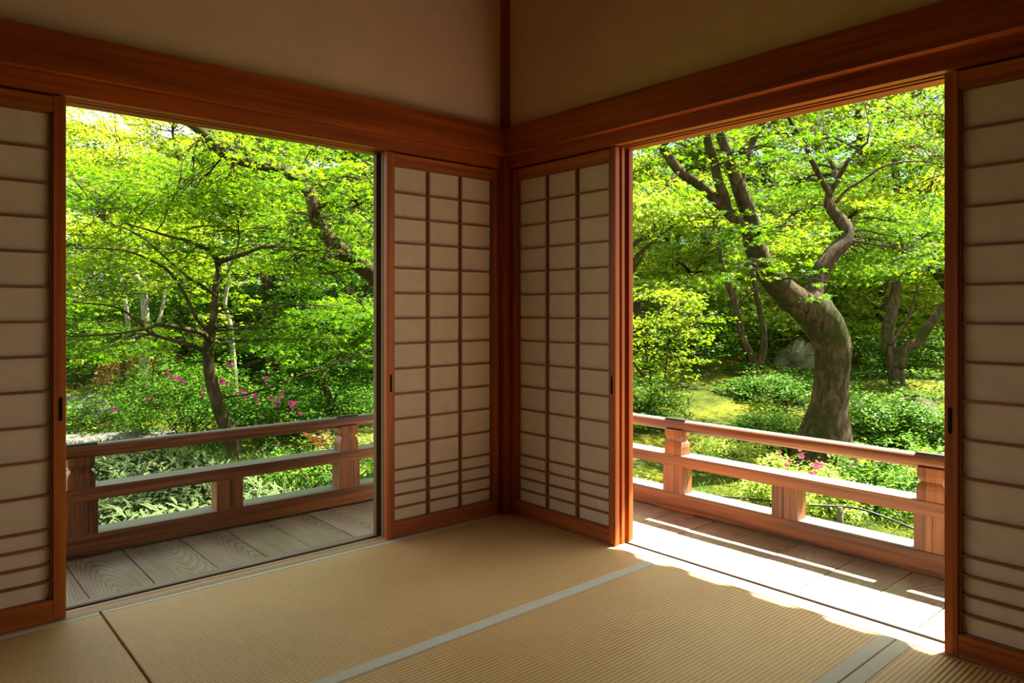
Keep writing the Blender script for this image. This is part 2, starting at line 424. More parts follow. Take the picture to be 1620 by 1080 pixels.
shoji('door_3', False, -.724, -.036, 'papered lattice door right of the corner post', 0)
shoji('door_4', False, -2.72, -2.020, 'papered lattice door at the far right edge of the right opening', 1)
def storm(name, left, u0, u1, d0, d1, label, mz='oldwood_z'):
    base = ((u0+u1)/2, (d0+d1)/2, -.02) if left else ((d0+d1)/2, (u0+u1)/2, -.02)
    t = empty(name, base, label, 'sliding door', 'plain wooden doors behind the papered ones', 'structure')
    zb, zt = -.008 if d0 < .085 else .002, 1.757
    if d0 > .085: zb = .003
    else: zb = -.001
    SW = .035
    for a, c in ((u0, u0+SW), (u1-SW, u1)):
        b = MB(); wbox(b, left, a, c, d0, d1, zb, zt); b.build('stile', mz, t, bevel=.001)
    b = MB(); wbox(b, left, u0+SW, u1-SW, d0+.006, d1-.006, zb, zt); b.build('board_panel', mz, t)
storm('door_5', True, -.684, -.036, .060, .080, 'plain wooden door edge seen just behind the lattice door left of the corner')
storm('door_6', True, -.692, -.036, .108, .135, 'outermost greenish wooden door edge beside the left opening')
storm('door_7', False, -.720, -.036, .060, .080, 'plain wooden door edge just behind the lattice door right of the corner', 'cedar_z')
storm('door_8', False, -.722, -.036, .108, .135, 'outermost wooden door edge at the left side of the right opening', 'cedar_z')
storm('door_9', True, -2.605, -1.945, .060, .080, 'plain wooden door hidden behind the far left lattice door')
storm('door_10', False, -2.715, -2.03, .060, .080, 'plain wooden door hidden behind the far right lattice door')

# ------------------------------------------------------------------ veranda
ZV = -.05
def boards(edges, left, name, label, c0, c1, seed):
    b = MB(); rg = random.Random(seed)
    for a, c in zip(edges[:-1], edges[1:]):
        g = .0022; ou, ov = rg.uniform(-.10, .10), rg.uniform(-.9, .3)
        dz = rg.uniform(-.0012, .0012)
        o = len(b.v)
        lo, hi = min(a, c)+g, max(a, c)-g
        if left: b.box(lo, hi, c0, c1, ZV-.04, ZV+dz)
        else: b.box(c0, c1, lo, hi, ZV-.04, ZV+dz)
        mid = (lo+hi)/2; off = rg.randint(0, 9)*3.7
        for f in b.f[-6:]:
            for i in f:
                x, y, z = b.v[i]; u, v = ((x-mid, y-c0) if left else (y-mid, x-c0))
                b.uv.append((u+ou+ (0 if f else 0), v+ov))
    return b.build(name, 'boards', bevel=.0015)
eL = [-5.4, -5.15, -4.9, -4.65, -4.4, -4.15, -3.9, -3.65, -3.42, -3.19, -2.96, -2.73, -2.5, -2.27, -2.045, -1.815, -1.587, -1.34, -1.13, -.926, -.70, -.47, -.23, .0, .15]
struct(boards(eL, True, 'floor_left_veranda', '', .152, .98, 3), 'weathered grey-brown veranda boards outside the left opening', 'veranda floor')
eR = [-5.4, -5.1, -4.85, -4.6, -4.35, -4.1, -3.85, -3.6, -3.35, -3.1, -2.85, -2.6, -2.35, -2.1, -1.858, -1.644, -1.42, -1.162, -.93, -.70, -.47, -.24, 0, .24, .48, .72, .98]
struct(boards(eR, False, 'floor_right_veranda', '', .152, .98, 8), 'sun-bleached veranda boards outside the right opening', 'veranda floor')
struct(MB().box(-5.4, .95, .70, .80, -.62, -.092).build('trim_12', 'rail_x'), 'support beam below the left veranda', 'beam')
struct(MB().box(.70, .80, -5.4, .95, -.62, -.092).build('trim_13', 'rail_y'), 'support beam below the right veranda', 'beam')

def cracked(b, left, c, w, fr, z0, z1):
    k = c-w/2+w*fr
    wbox(b, left, c-w/2, k-.0013, .803, .886, z0, z1); wbox(b, left, k+.0013, c+w/2, .803, .886, z0, z1)
    wbox(b, left, k-.003, k+.003, .812, .880, z0+.001, z1-.001)
def railing(left, posts, shorts, label, L=-5.3):
    loc = (-.8, .86, ZV) if left else (.86, -.8, ZV)
    t = empty('railing', loc, label, 'railing')
    ax = 'x' if left else 'y'; E = .93
    b = MB(); wbox(b, left, L, E, .80, .93, -.038, .052); b.build('base_rail', 'rail_'+ax, t, bevel=.004)
    b = MB(); wbox(b, left, L, E-.01, .80, .915, .198, .257); b.build('middle_rail', 'rail_'+ax, t, bevel=.004)
    n = 20; ring = [(.838+.0315*math.cos(2*PI*i/n), .414+.0315*math.sin(2*PI*i/n)) for i in range(n)]
    rings = []
    for u in np.linspace(L, E-.02, 12):
        rings.append([(u, d, z) if left else (d, u, z) for d, z in (ring if left else ring[::-1])])
    b = MB(); b.loft(rings); b.build('top_rail', 'rail_'+ax, t, smooth=True)
    for c in posts:
        w = .128
        b = MB(); cracked(b, left, c, w, .70 if left else .45, .052, .198); ps = b.build('post', 'rail_z', t)
        prof = [(.257, .108, .083), (.300, .108, .083), (.318, .100, .078), (.328, .088, .070), (.334, .080, .064), (.340, .084, .066), (.356, .104, .082), (.392, .104, .082)]
        rings = []
        for z, wu, wd in prof:
            r = [(c-wu/2, .843-wd/2), (c+wu/2, .843-wd/2), (c+wu/2, .843+wd/2), (c-wu/2, .843+wd/2)]
            rings.append([(u, d, z) if left else (d, u, z) for u, d in (r if left else r[::-1])])
        b = MB(); b.loft(rings); b.build('post_cap', 'rail_z', t, bevel=.002)
        b = MB(); wbox(b, left, c-.065, c+.065, .822, .854, .4425, .4485); b.build('joint_plate', 'dark_metal', t, bevel=.001)
    for c in shorts:
        w = .128
        b = MB(); cracked(b, left, c, w, .55, .052, .198); b.build('short_post', 'rail_z', t)
    # thin blocks that keep the base rail clear of the boards
    for c in posts:
        b = MB(); wbox(b, left, c-.12, c+.12, .822, .925, ZV+.0005, -.038); b.build('spacer', 'rail_'+ax, t)
    return t
railing(True, (-.453, -1.750, -3.05, -4.35, .858), (-1.108, -2.40, -3.70), 'weathered brown wooden railing beyond the left opening, in shade')
railing(False, (-.449, -1.716, -2.98, -4.25), (-1.085, -2.35, -3.6), 'orange-brown wooden railing beyond the right opening, in sun')

# roof with eaves: keeps the sun off the walls
ZE, XE = 2.50, 1.595
b = MB(); o0, o1 = -5.45, XE; i0, i1 = -2.6, -1.25; zi = ZE+.3*(XE-i1)
def hip(dz): return [(o0, o0, ZE+dz), (o1, o0, ZE+dz), (o1, o1, ZE+dz), (o0, o1, ZE+dz), (i0, i0, zi+dz), (i1, i0, zi+dz), (i1, i1, zi+dz), (i0, i1, zi+dz)]
for dz, flip in ((0, True), (.09, False)):
    fs = [(0, 1, 5, 4), (1, 2, 6, 5), (2, 3, 7, 6), (3, 0, 4, 7), (4, 5, 6, 7)]
    b.add(hip(dz), [f[::-1] for f in fs] if flip else fs)
b.add([(o0, o0, ZE), (o1, o0, ZE), (o1, o1, ZE), (o0, o1, ZE), (o0, o0, ZE+.09), (o1, o0, ZE+.09), (o1, o1, ZE+.09), (o0, o1, ZE+.09)],
      [(0, 1, 5, 4), (1, 2, 6, 5), (2, 3, 7, 6), (3, 0, 4, 7)])
roof = struct(b.build('roof', 'roof_tile'), 'tiled roof with deep eaves above the verandas', 'roof')
bb = MB()
for k in range(26):
    y = -5.3+.27*k; rr = .085; r0 = []
    for xx in (XE-.3, XE+.012): r0.append([(xx, y+rr*math.cos(2*PI*i/12), ZE+.055+rr*math.sin(2*PI*i/12)) for i in range(12)])
    bb.loft([r for r in r0])
bb.build('eave_tile_ends', 'roof_tile', roof)

# ------------------------------------------------------------------ ground
def sstep(a, b, x): t = np.clip((x-a)/(b-a), 0, 1); return t*t*(3-2*t)
def gz(x, y):
    x = np.asarray(x, float); y = np.asarray(y, float)
    d = (x-CAM[0])*FW[0] + (y-CAM[1])*FW[1]; l = (x-CAM[0])*RT[0] + (y-CAM[1])*RT[1]
    right = sstep(-.14, .17, l/np.maximum(d, 1))
    zr = -.63 + .142*np.clip(d-7.6, 0, 8) + .26*np.clip(d-15.5, 0, 10)
    zl = -.65 + .05*np.clip(d-12.5, 0, 6) + .20*np.clip(d-17, 0, 9)
    z = zl*(1-right)+zr*right
    z = np.where(d < 2, -.65, z)
    amp = sstep(4.5, 8, d)
    z = z + amp*(.05*np.sin(x*1.7+y*.6)*np.cos(y*1.3-.4*x) + .03*np.sin(3.1*x+1)*np.sin(2.7*y))
    return z
def gp(px, py_or_none, d, dz=0):
    p = P(px, 500, d); return np.array([p[0], p[1], float(gz(p[0], p[1]))+dz])
g = MB(); n = 150; xs = np.linspace(-26, 44, n); ys = np.linspace(-14, 56, n)
XX, YY = np.meshgrid(xs, ys, indexing='ij'); ZZ = gz(XX, YY)
me = bpy.data.meshes.new('ground')
vs = np.stack([XX, YY, ZZ], -1).reshape(-1, 3)
idx = np.arange(n*n).reshape(n, n)
fs = np.stack([idx[:-1, :-1], idx[1:, :-1], idx[1:, 1:], idx[:-1, 1:]], -1).reshape(-1, 4)
me.from_pydata(vs.tolist(), [], fs.tolist()); me.shade_smooth(); me.materials.append(MATS['moss'])
gr = bpy.data.objects.new('ground', me); COL.objects.link(gr); struct(gr, 'mossy garden ground rising to the right and back', 'ground')
def patch(name, pts, h, mat, label, cat):
    """low slab following the ground under an outline given as (px, d)"""
    c = [gp(px, 0, d) for px, d in pts]; ctr = sum(c)/len(c); rings = []
    b = MB(); m = len(c)
    vs = []; K = 9
    for k in range(K):
        s = k/(K-1)
        for q in c:
            p = ctr+(q-ctr)*s*(1); z = float(gz(p[0], p[1])) + (h if k < K-1 else -.03)
            vs.append((p[0], p[1], z))
    fs = [(k*m+i, k*m+(i+1) % m, (k+1)*m+(i+1) % m, (k+1)*m+i) for k in range(K-1) for i in range(m)]
    b.add(vs, fs); o = b.build(name, mat, smooth=False)
    return struct(o, label, cat)
patch('ground_path', [(40, 8.9), (200, 8.75), (330, 8.95), (430, 9.4), (560, 10.0), (600, 10.6), (450, 10.1), (330, 9.5), (200, 9.3), (60, 9.5)], .03, 'gravel', 'pale gravel path beyond the left railing', 'path')
patch('ground_clearing', [(60, 11.4), (150, 11.2), (220, 11.9), (235, 13.2), (150, 14), (60, 13.8)], .03, 'gravel', 'pale sandy clearing at the far left of the garden', 'clearing')
b = MB(); b.box(-9, 4, -12, -5.6, -.64, -.61); struct(b.build('ground_bounce_court', 'gravel'), 'unseen gravel court behind the viewer, added to bounce light', 'gravel court')  # out-of-view gravel slab added to bounce daylight

# ------------------------------------------------------------------ leaves
KITE = [[(0, 0), (-.28, .5), (0, 1), (.28, .5)]]
def lobes(angs, lens, wd):
    out = []
    for a, L in zip(angs, lens):
        a = math.radians(a); c, s = math.sin(a), math.cos(a)
        def q(u, v): return (u*s + v*c, -u*c + v*s)
        out.append([q(0, 0), q(-wd, .42*L), q(0, L), q(wd, .42*L)])
    return out
STAR = lobes((-108, -52, 0, 52, 108), (.55, .85, 1, .85, .55), .13)
TRI = lobes((-60, 0, 60), (.8, 1, .8), .19)
def beam_keep(p):
    """branches pruned where they would stand between the sun and the veranda"""
    xq = p[:, 0]-.645*p[:, 2]; yq = p[:, 1]+.18*p[:, 2]
    inbeam = (xq > -1.0) & (xq < 1.25) & (yq > -3.2) & (yq < 1.15)
    inhouse = (p[:, 0] < 1.75) & (p[:, 1] < 1.75)
    return ~(inbeam | inhouse)
def leaf_mesh(name, pts, size, mat, shape=KITE, parent=None, flat=.5, tone=None, prune=True, droop=.25, origin=None):
    pts = np.asarray(pts, float)
    if prune:
        k = beam_keep(pts); pts = pts[k]
        if tone is not None: tone = tone[k]
    n = len(pts)
    if n == 0: return None
    if tone is None: tone = RNG.random(n)
    nz = np.stack([RNG.normal(0, flat, n), RNG.normal(0, flat, n), np.ones(n)], 1); nz /= np.linalg.norm(nz, axis=1)[:, None]
    th = RNG.random(n)*2*PI
    d = np.stack([np.cos(th), np.sin(th), -droop*RNG.random(n)*2], 1)
    d -= nz*(d*nz).sum(1)[:, None]; d /= np.linalg.norm(d, axis=1)[:, None]
    s = np.cross(nz, d); sz = size*(.7+.6*RNG.random(n))
    m = len(shape); V = np.zeros((n, m, 4, 3))
    for i, q in enumerate(shape):
        for j, (u, v) in enumerate(q):
            lift = -.12*abs(u)*2 - .10*v*v
            V[:, i, j] = pts + sz[:, None]*(u*s + v*d + lift*nz)
    V = V.reshape(-1, 3)
    if parent is not None: o0 = np.array(parent_loc(parent))
    elif origin is not None: o0 = np.array(origin, float)
    else: o0 = np.array([pts[:, 0].mean(), pts[:, 1].mean(), pts[:, 2].min()])
    V = V-o0; nf = n*m
    me = bpy.data.meshes.new(name)
    me.vertices.add(nf*4); me.vertices.foreach_set('co', V.astype(np.float32).ravel())
    me.loops.add(nf*4); me.loops.foreach_set('vertex_index', np.arange(nf*4, dtype=np.int32))
    me.polygons.add(nf); me.polygons.foreach_set('loop_start', np.arange(0, nf*4, 4, dtype=np.int32))
    me.polygons.foreach_set('loop_total', np.full(nf, 4, dtype=np.int32))
    at = me.attributes.new('tone', 'FLOAT', 'FACE'); at.data.foreach_set('value', np.repeat(np.clip(tone, 0, 1), m).astype(np.float32))
    me.materials.append(MATS[mat]); me.update(calc_edges=True)
    o = bpy.data.objects.new(name, me); COL.objects.link(o)
    if parent is not None: o.parent = parent
    else: o.location = o0
    return o
def spray(c, R, n, thick=.12, tilt=(0, 0), cl=14, spread=.22):
    """leaf points of one flat layered spray: clusters strung on a disc"""
    k = max(1, n//cl); a = RNG.random(k)*2*PI; r = R*np.sqrt(RNG.random(k))
    cx, cy = r*np.cos(a), r*np.sin(a)
    cz = RNG.normal(0, thick*.5, k) - .35*(r/R)**2*R*.5 + tilt[0]*cx + tilt[1]*cy
    i = np.repeat(np.arange(k), cl)
    sp = spread*min(1, R)
    return np.stack([c[0]+cx[i]+RNG.normal(0, sp, k*cl), c[1]+cy[i]+RNG.normal(0, sp, k*cl), c[2]+cz[i]+RNG.normal(0, sp*.22, k*cl)], 1), i
def smooth_poly(pts, rad, sub=4):
    pts = np.array(pts, float); n = len(pts); out = []; ro = []
    for i in range(n-1):
        p0, p1, p2, p3 = pts[max(i-1, 0)], pts[i], pts[i+1], pts[min(i+2, n-1)]
        for k in range(sub):
            t = k/sub
            out.append(.5*((2*p1)+(-p0+p2)*t+(2*p0-5*p1+4*p2-p3)*t*t+(-p0+3*p1-3*p2+p3)*t**3)); ro.append(rad[i]*(1-t)+rad[i+1]*t)
    out.append(pts[-1]); ro.append(rad[-1]); return out, ro
def twig(b, a, c, r0, r1=.003, n=5):
    a, c = np.array(a, float), np.array(c, float); L = np.linalg.norm(c-a)
    mid = (a+c)/2 + RNG.normal(0, L*.08, 3) + np.array([0, 0, L*.08])
    pts = [(1-t)**2*a + 2*t*(1-t)*mid + t*t*c + (RNG.normal(0, L*.015, 3) if 0 < t < 1 else 0) for t in np.linspace(0, 1, n)]
    b.tube(pts, list(np.linspace(r0, r1, n)), 5); return pts
def in_beam(p): return not bool(beam_keep(np.array([p]))[0])
def tree(name, label, limbs, pads, leaf, size, shape, bk='bark', group=None, per=160, tone0=.5, cl=14, flat=.5, spread=.22, sides=10, rough=.0, grow=.016, cat='tree'):
    """limbs: list of (points, radii); the first is the trunk. pads: list of (centre, R)"""
    base = np.array(limbs[0][0][0], float)
    t = empty(name, base, label, cat, group)
    skel = []
    for k, (pts, rad) in enumerate(limbs):
        sp, sr = smooth_poly(pts, rad)
        b = MB(); b.tube(sp, sr, sides if k == 0 or rad[0] > .05 else 7, rough, k)
        b.build('trunk' if k == 0 else 'branch', bk, t, smooth=True)
        skel += [(p, r) for p, r in zip(sp, sr)][(len(sp)//3 if k == 0 else 2):]
    SP = np.array([p for p, _ in skel]); SR = np.array([r for _, r in skel])
    tw = MB(); allp = []; tones = []
    pads = [q for q in pads if beam_keep(np.array([q[0]+np.array(e) for e in ((0, 0, 0), (.35, 0, 0), (-.35, 0, 0), (0, .35, 0), (0, -.35, 0))])).all()]
    for c, R in pads:
        c = np.array(c, float)
        d = np.linalg.norm(SP-c, axis=1) + np.maximum(0, SP[:, 2]-c[2])*.6
        i = int(np.argmin(d)); q = twig(tw, SP[i], c, min(SR[i]*.6, grow), .004, 7)
        for j in range(5):
            a = q[2+j % 4]; e = c + np.array([RNG.normal(0, R*.55), RNG.normal(0, R*.55), RNG.normal(0, .06)])
            if not in_beam(e): twig(tw, a, e, .005, .002, 4)
        p, ci = spray(c, R, int(per*(R/.6)**2), .14, (RNG.normal(0, .12), RNG.normal(0, .12)), cl, spread)
        allp.append(p)
        tt = RNG.normal(0, .13, ci.max()+1)[ci] + RNG.normal(tone0, .12) + RNG.normal(0, .12, len(p)); tones.append(tt)
    if tw.v: tw.build('twigs', bk, t, smooth=True)
    allp = np.concatenate(allp); tones = np.concatenate(tones)
    leaf_mesh('foliage', allp, size, leaf, shape, t, flat, tones)
    return t
def crown(px0, px1, py0, py1, d0, d1, n, R0=.35, R1=.7):
    out = []
    for k in range(n):
        d = RNG.uniform(d0, d1); p = P(RNG.uniform(px0, px1), RNG.uniform(py0, py1), d)
        if p[2] < gz(p[0], p[1])+.4: p[2] = gz(p[0], p[1])+.4+RNG.random()
        out.append((p, RNG.uniform(R0, R1)))
    return out
def limb(pts, r0, r1, d0, d1):
    """(px, py) list at depths running d0..d1"""
    n = len(pts); return ([P(x, y, d0+(d1-d0)*i/(n-1)) for i, (x, y) in enumerate(pts)], list(np.linspace(r0, r1, n)))
def rooted(l, depth=.15):
    p = np.array(l[0][0]); z = float(gz(p[0], p[1])); q = p.copy(); q[2] = min(z, p[2])-depth*.3
    if p[2] > z+.02: return ([q]+l[0], [l[1][0]*1.35]+l[1])
    l[0][0] = q; return l

#GARDEN
# ---- right opening: the big leaning maple
mt = ([P(x, y, 7.5) for x, y in ((1304, 748), (1304, 700), (1312, 640), (1316, 590), (1317, 550), (1304, 515), (1286, 492), (1272, 478))], [.40, .285, .185, .17, .185, .20, .20, .17])
ml = ([P(x, y, d) for x, y, d in ((1292, 500, 7.5), (1262, 478, 7.45), (1232, 452, 7.4), (1208, 420, 7.3), (1192, 385, 7.25), (1185, 340, 7.2), (1172, 305, 7.1), (1160, 270, 7.05), (1148, 235, 7), (1130, 190, 7))], [.17, .15, .13, .115, .10, .085, .07, .06, .05, .04])
mr = ([P(x, y, d) for x, y, d in ((1274, 492, 7.5), (1288, 462, 7.55), (1298, 430, 7.6), (1316, 402, 7.65), (1334, 384, 7.7), (1338, 362, 7.75), (1326, 344, 7.8), (1312, 325, 7.85), (1314, 300, 7.9), (1322, 270, 7.95))], [.14, .105, .09, .082, .08, .075, .066, .055, .04, .028])
m1 = limb(((1190, 372), (1162, 345), (1138, 322), (1106, 292), (1076, 272), (1058, 248), (1042, 222), (1030, 190)), .062, .034, 7.2, 6.8)
m2 = limb(((1150, 335), (1145, 310), (1136, 285), (1130, 255), (1120, 225), (1116, 190)), .055, .036, 7.1, 6.7)
m3 = limb(((1170, 300), (1176, 270), (1186, 235), (1200, 205), (1215, 180)), .045, .03, 7.1, 7.2)
m4 = limb(((1314, 310), (1300, 285), (1285, 255), (1272, 225), (1255, 200), (1245, 180)), .035, .018, 7.85, 7.3)
m5 = limb(((1316, 300), (1330, 275), (1345, 250), (1372, 225)), .03, .014, 7.9, 7.6)
m6 = limb(((1277, 216), (1300, 212), (1330, 222), (1365, 240)), .02, .009, 7.4, 7.0)
m7 = limb(((1322, 322), (1340, 300), (1365, 285), (1400, 262), (1450, 255), (1500, 262)), .018, .006, 7.8, 7.6)
pads = crown(1040, 1260, 150, 330, 6.4, 8.2, 16, .3, .5) + crown(1120, 1270, 340, 450, 6.3, 7.2, 10, .2, .36) + \
       crown(1220, 1500, 120, 420, 8.0, 10.5, 34, .35, .6) + crown(1340, 1500, 380, 440, 8.6, 10, 5, .3, .45)
tree('maple_tree', 'big maple with a thick curved mossy trunk forking above, beyond the right railing', [rooted(mt), ml, mr, m1, m2, m3, m4, m5, m6, m7], pads,
     'maple_leaf', .044, STAR, per=400, tone0=.55, cl=12, flat=.55, spread=.17, sides=20, rough=.06)
# root flares
# two-stemmed tree
a = rooted(limb(((1200, 592), (1190, 570), (1176, 540), (1168, 505), (1160, 470), (1148, 440), (1140, 405), (1138, 360)), .085, .035, 12, 12))
b_ = limb(((1199, 582), (1208, 555), (1208, 525), (1202, 490), (1196, 460), (1190, 430), (1185, 390)), .07, .03, 12, 12)
c_ = limb(((1166, 492), (1178, 470), (1200, 455), (1222, 442)), .02, .01, 12, 11.8)
tree('two_stemmed_tree', 'slim tree with two dark stems in a narrow V, left of the big maple trunk', [a, b_, c_], crown(1060, 1290, 290, 430, 12, 14, 15, .45, .8),
     'yellow_leaf', .065, TRI, per=260, tone0=.5)
a = rooted(limb(((1418, 628), (1418, 590), (1412, 565), (1404, 530), (1412, 490), (1418, 450), (1424, 400)), .13, .06, 11, 11.3))
b_ = limb(((1420, 580), (1430, 555), (1452, 540), (1470, 515), (1488, 490), (1510, 470)), .09, .05, 11, 10.8)
c_ = limb(((1408, 545), (1428, 520), (1442, 490), (1452, 450)), .03, .015, 11, 11.2)
tree('forked_tree', 'grey forked tree near the right edge of the right opening', [a, b_, c_], crown(1360, 1560, 320, 450, 11, 12.8, 15, .4, .75),
     'maple_leaf', .06, TRI, per=280, tone0=.6)
a = rooted(limb(((1049, 648), (1040, 622), (1030, 606), (1015, 590), (1000, 572), (985, 550)), .035, .014, 10, 9.8))
b_ = limb(((1046, 640), (1034, 606), (1026, 578), (1020, 550)), .025, .01, 10, 10)
c_ = limb(((1050, 640), (1051, 610), (1054, 580), (1056, 545)), .022, .01, 10, 10.1)
tree('slender_multi_stem_tree', 'small light green tree with three thin stems at the left edge of the right opening', [a, b_, c_], crown(985, 1110, 455, 600, 9.5, 10.6, 20, .25, .5),
     'yellow_leaf', .05, TRI, per=280, tone0=.55)
# ---- left opening
a = rooted(limb(((374, 738), (368, 700), (352, 660), (342, 630), (334, 600), (329, 565), (332, 535), (336, 510)), .085, .05, 7.9, 7.8))
L = [limb(((336, 512), (340, 485), (341, 455), (346, 430), (343, 408)), .042, .03, 7.8, 7.8),
     limb(((334, 540), (318, 526), (292, 520), (255, 513), (230, 520), (180, 528), (108, 532)), .034, .008, 7.8, 6.9),
     limb(((331, 562), (308, 548), (280, 540), (240, 528), (215, 505), (180, 485), (115, 478)), .028, .007, 7.8, 7.2),
     limb(((334, 525), (312, 505), (295, 470), (268, 430), (235, 410), (190, 395), (120, 392)), .025, .006, 7.8, 7.0),
     limb(((344, 470), (325, 455), (300, 440), (270, 415), (220, 372), (165, 350)), .022, .006, 7.8, 7.3),
     limb(((343, 410), (330, 396), (300, 382), (262, 372), (195, 352)), .03, .008, 7.8, 7.2),
     limb(((344, 415), (362, 409), (385, 402), (420, 390), (470, 392)), .034, .012, 7.8, 7.4),
     limb(((340, 455), (352, 440), (362, 428), (378, 380), (372, 330)), .018, .006, 7.8, 8.0)]
tree('spreading_maple_tree', 'slender maple with leaning grey stem and long flat branches, behind the left railing', [a]+L,
     crown(95, 420, 270, 420, 7.5, 9.4, 46, .3, .6) + crown(95, 330, 430, 560, 7.9, 9.4, 9, .3, .5) + crown(1120-720, 610, 330, 560, 7.6, 9, 18, .3, .55) + crown(100, 380, 240, 330, 7.2, 9, 16, .35, .6),
     'maple_leaf', .042, STAR, per=380, tone0=.55, cl=12, flat=.45, spread=.18, grow=.012)
a = ([gp(705, 0, 7.3, -.1)] + [P(x, y, d) for x, y, d in ((700, 640, 7.2), (680, 560, 7.0), (648, 480, 6.8), (608, 447, 6.7), (572, 420, 6.6), (535, 392, 6.5), (504, 355, 6.45), (496, 330, 6.4))], [.22, .17, .14, .11, .09, .08, .07, .06, .055])
L = [limb(((500, 335), (490, 305), (474, 286), (445, 268), (410, 260), (375, 252), (348, 238), (328, 216), (306, 198), (290, 175)), .060, .036, 6.4, 6.2),
     limb(((400, 258), (380, 246), (345, 222), (318, 205)), .03, .02, 6.3, 6.6),
     limb(((500, 332), (520, 322), (548, 330), (575, 318), (610, 290)), .022, .01, 6.4, 6.3),
     limb(((492, 300), (506, 290), (510, 265), (520, 240)), .02, .009, 6.4, 6.6),
     limb(((505, 345), (535, 335), (560, 322), (600, 325)), .02, .01, 6.45, 6.8)]
tree('overhanging_maple_tree', 'maple whose thick dark limb arches across the top of the left opening', [a]+L,
     crown(260, 620, 190, 320, 6.0, 8.4, 36, .28, .5) + crown(500, 630, 350, 440, 5.6, 6.2, 6, .2, .34) + crown(380, 520, 230, 300, 5.5, 6.0, 4, .18, .3) + crown(450, 640, 300, 430, 6.6, 8.5, 20, .3, .5),
     'maple_leaf', .042, STAR, per=380, tone0=.6, cl=12, flat=.5, spread=.18, grow=.012)
a = rooted(limb(((222, 668), (224, 620), (228, 575), (232, 540), (230, 500), (226, 460), (214, 436)), .10, .05, 12.6, 12.6))
L = [limb(((226, 560), (212, 545), (204, 520), (200, 490), (196, 450)), .05, .03, 12.6, 12.6), limb(((232, 545), (246, 520), (256, 490), (262, 450)), .045, .02, 12.6, 12.8)]
tree('pale_barked_tree', 'pale-barked tree with sunlit upright limbs in the middle distance, left of the slender maple', [a]+L, crown(110, 330, 330, 470, 11.5, 14, 22, .45, .8), 'yellow_leaf', .07, TRI, bk='bark_pale', per=260, tone0=.6)
a = rooted(limb(((372, 640), (372, 600), (368, 550), (364, 510), (356, 480), (362, 440), (360, 400)), .04, .02, 10.5, 10.5))
tree('thin_upright_tree', 'thin upright grey stem just right of the slender maple', [a], crown(330, 430, 380, 500, 10, 11.4, 9, .3, .55), 'yellow_leaf', .07, TRI, bk='bark_pale', per=120, tone0=.5)
a = rooted(limb(((196, 640), (195, 590), (195, 550), (192, 510)), .055, .035, 11.5, 11.5))
tree('short_straight_tree', 'short straight dark trunk left of the pale-barked tree', [a], crown(120, 260, 470, 560, 10.5, 12.3, 9, .35, .6), 'maple_leaf', .06, TRI, per=220, tone0=.6)
a = rooted(limb(((523, 640), (515, 610), (512, 580), (518, 550), (520, 500)), .06, .03, 11, 11))
tree('shaded_tree', 'small shaded tree beside the lattice door in the left opening, its leaves hanging low', [a], crown(460, 640, 470, 590, 9, 11, 24, .35, .6), 'maple_leaf', .065, TRI, per=280, tone0=.35)

# ---- trees further back: (px, d, height, crown radius, material, tone, label)
far = [
 (60, 17, 6.0, 2.2, 'far_leaf', .6, 'tall light green tree at the far left edge of the left opening'),
 (170, 20, 6.6, 2.4, 'far_leaf', .75, 'tall pale tree against the sky in the upper left of the left opening'),
 (290, 18, 6.6, 2.4, 'yellow_leaf', .8, 'yellow-green tree behind the pale-barked tree'),
 (400, 16, 7.4, 2.6, 'far_leaf', .5, 'full green tree behind the middle of the left opening'),
 (520, 17, 8.4, 2.8, 'maple_leaf', .6, 'tall green tree behind the right part of the left opening'),
 (640, 19, 9.0, 3.0, 'far_leaf', .5, 'tall green tree hidden partly by the lattice door left of the corner'),
 (430, 13.5, 3.3, 1.8, 'dark_leaf', .6, 'dark evergreen thicket below the yellow-green trees in the left opening'),
 (540, 14, 3.6, 1.8, 'dark_leaf', .6, 'dark evergreen thicket beside the lattice door in the left opening'),
 (330, 15.5, 2.8, 1.6, 'dark_leaf', .7, 'low dark bush mass far behind the slender maple'),
 (985, 18, 3.0, 2.0, 'pale_leaf', .7, 'pale sunlit tree at the left edge of the right opening'),
 (1060, 16, 3.2, 1.8, 'pale_leaf', .7, 'bright yellow-green tree below the distant hill in the right opening'),
 (1195, 20, 8.6, 2.2, 'far_leaf', .75, 'bright tree behind the left limb of the big maple'),
 (1110, 14.5, 3.2, 1.6, 'pale_leaf', .5, 'leafy young tree left of the two-stemmed tree'),
 (1240, 17, 8.6, 2.7, 'pale_leaf', .55, 'tall yellow-green tree seen through the fork of the big maple'),
 (1330, 19, 10.0, 3.0, 'pale_leaf', .45, 'tall green tree behind the right limb of the big maple'),
 (1430, 16, 9.4, 2.8, 'yellow_leaf', .75, 'tall dense tree in the upper right of the right opening'),
 (1540, 18, 10.2, 3.0, 'far_leaf', .7, 'tall tree at the far right edge of the right opening'),
 (1290, 14.5, 3.4, 1.6, 'pale_leaf', .5, 'low leafy tree behind the boulder in the right opening'),
 (1390, 14, 3.4, 1.7, 'pale_leaf', .45, 'low leafy tree left behind the forked tree'),
 (1490, 14, 3.6, 1.8, 'yellow_leaf', .8, 'low leafy tree right behind the forked tree'),
 (1110, 17.5, 3.6, 1.7, 'yellow_leaf', .5, 'shrubby tree far behind the two-stemmed tree'),
]
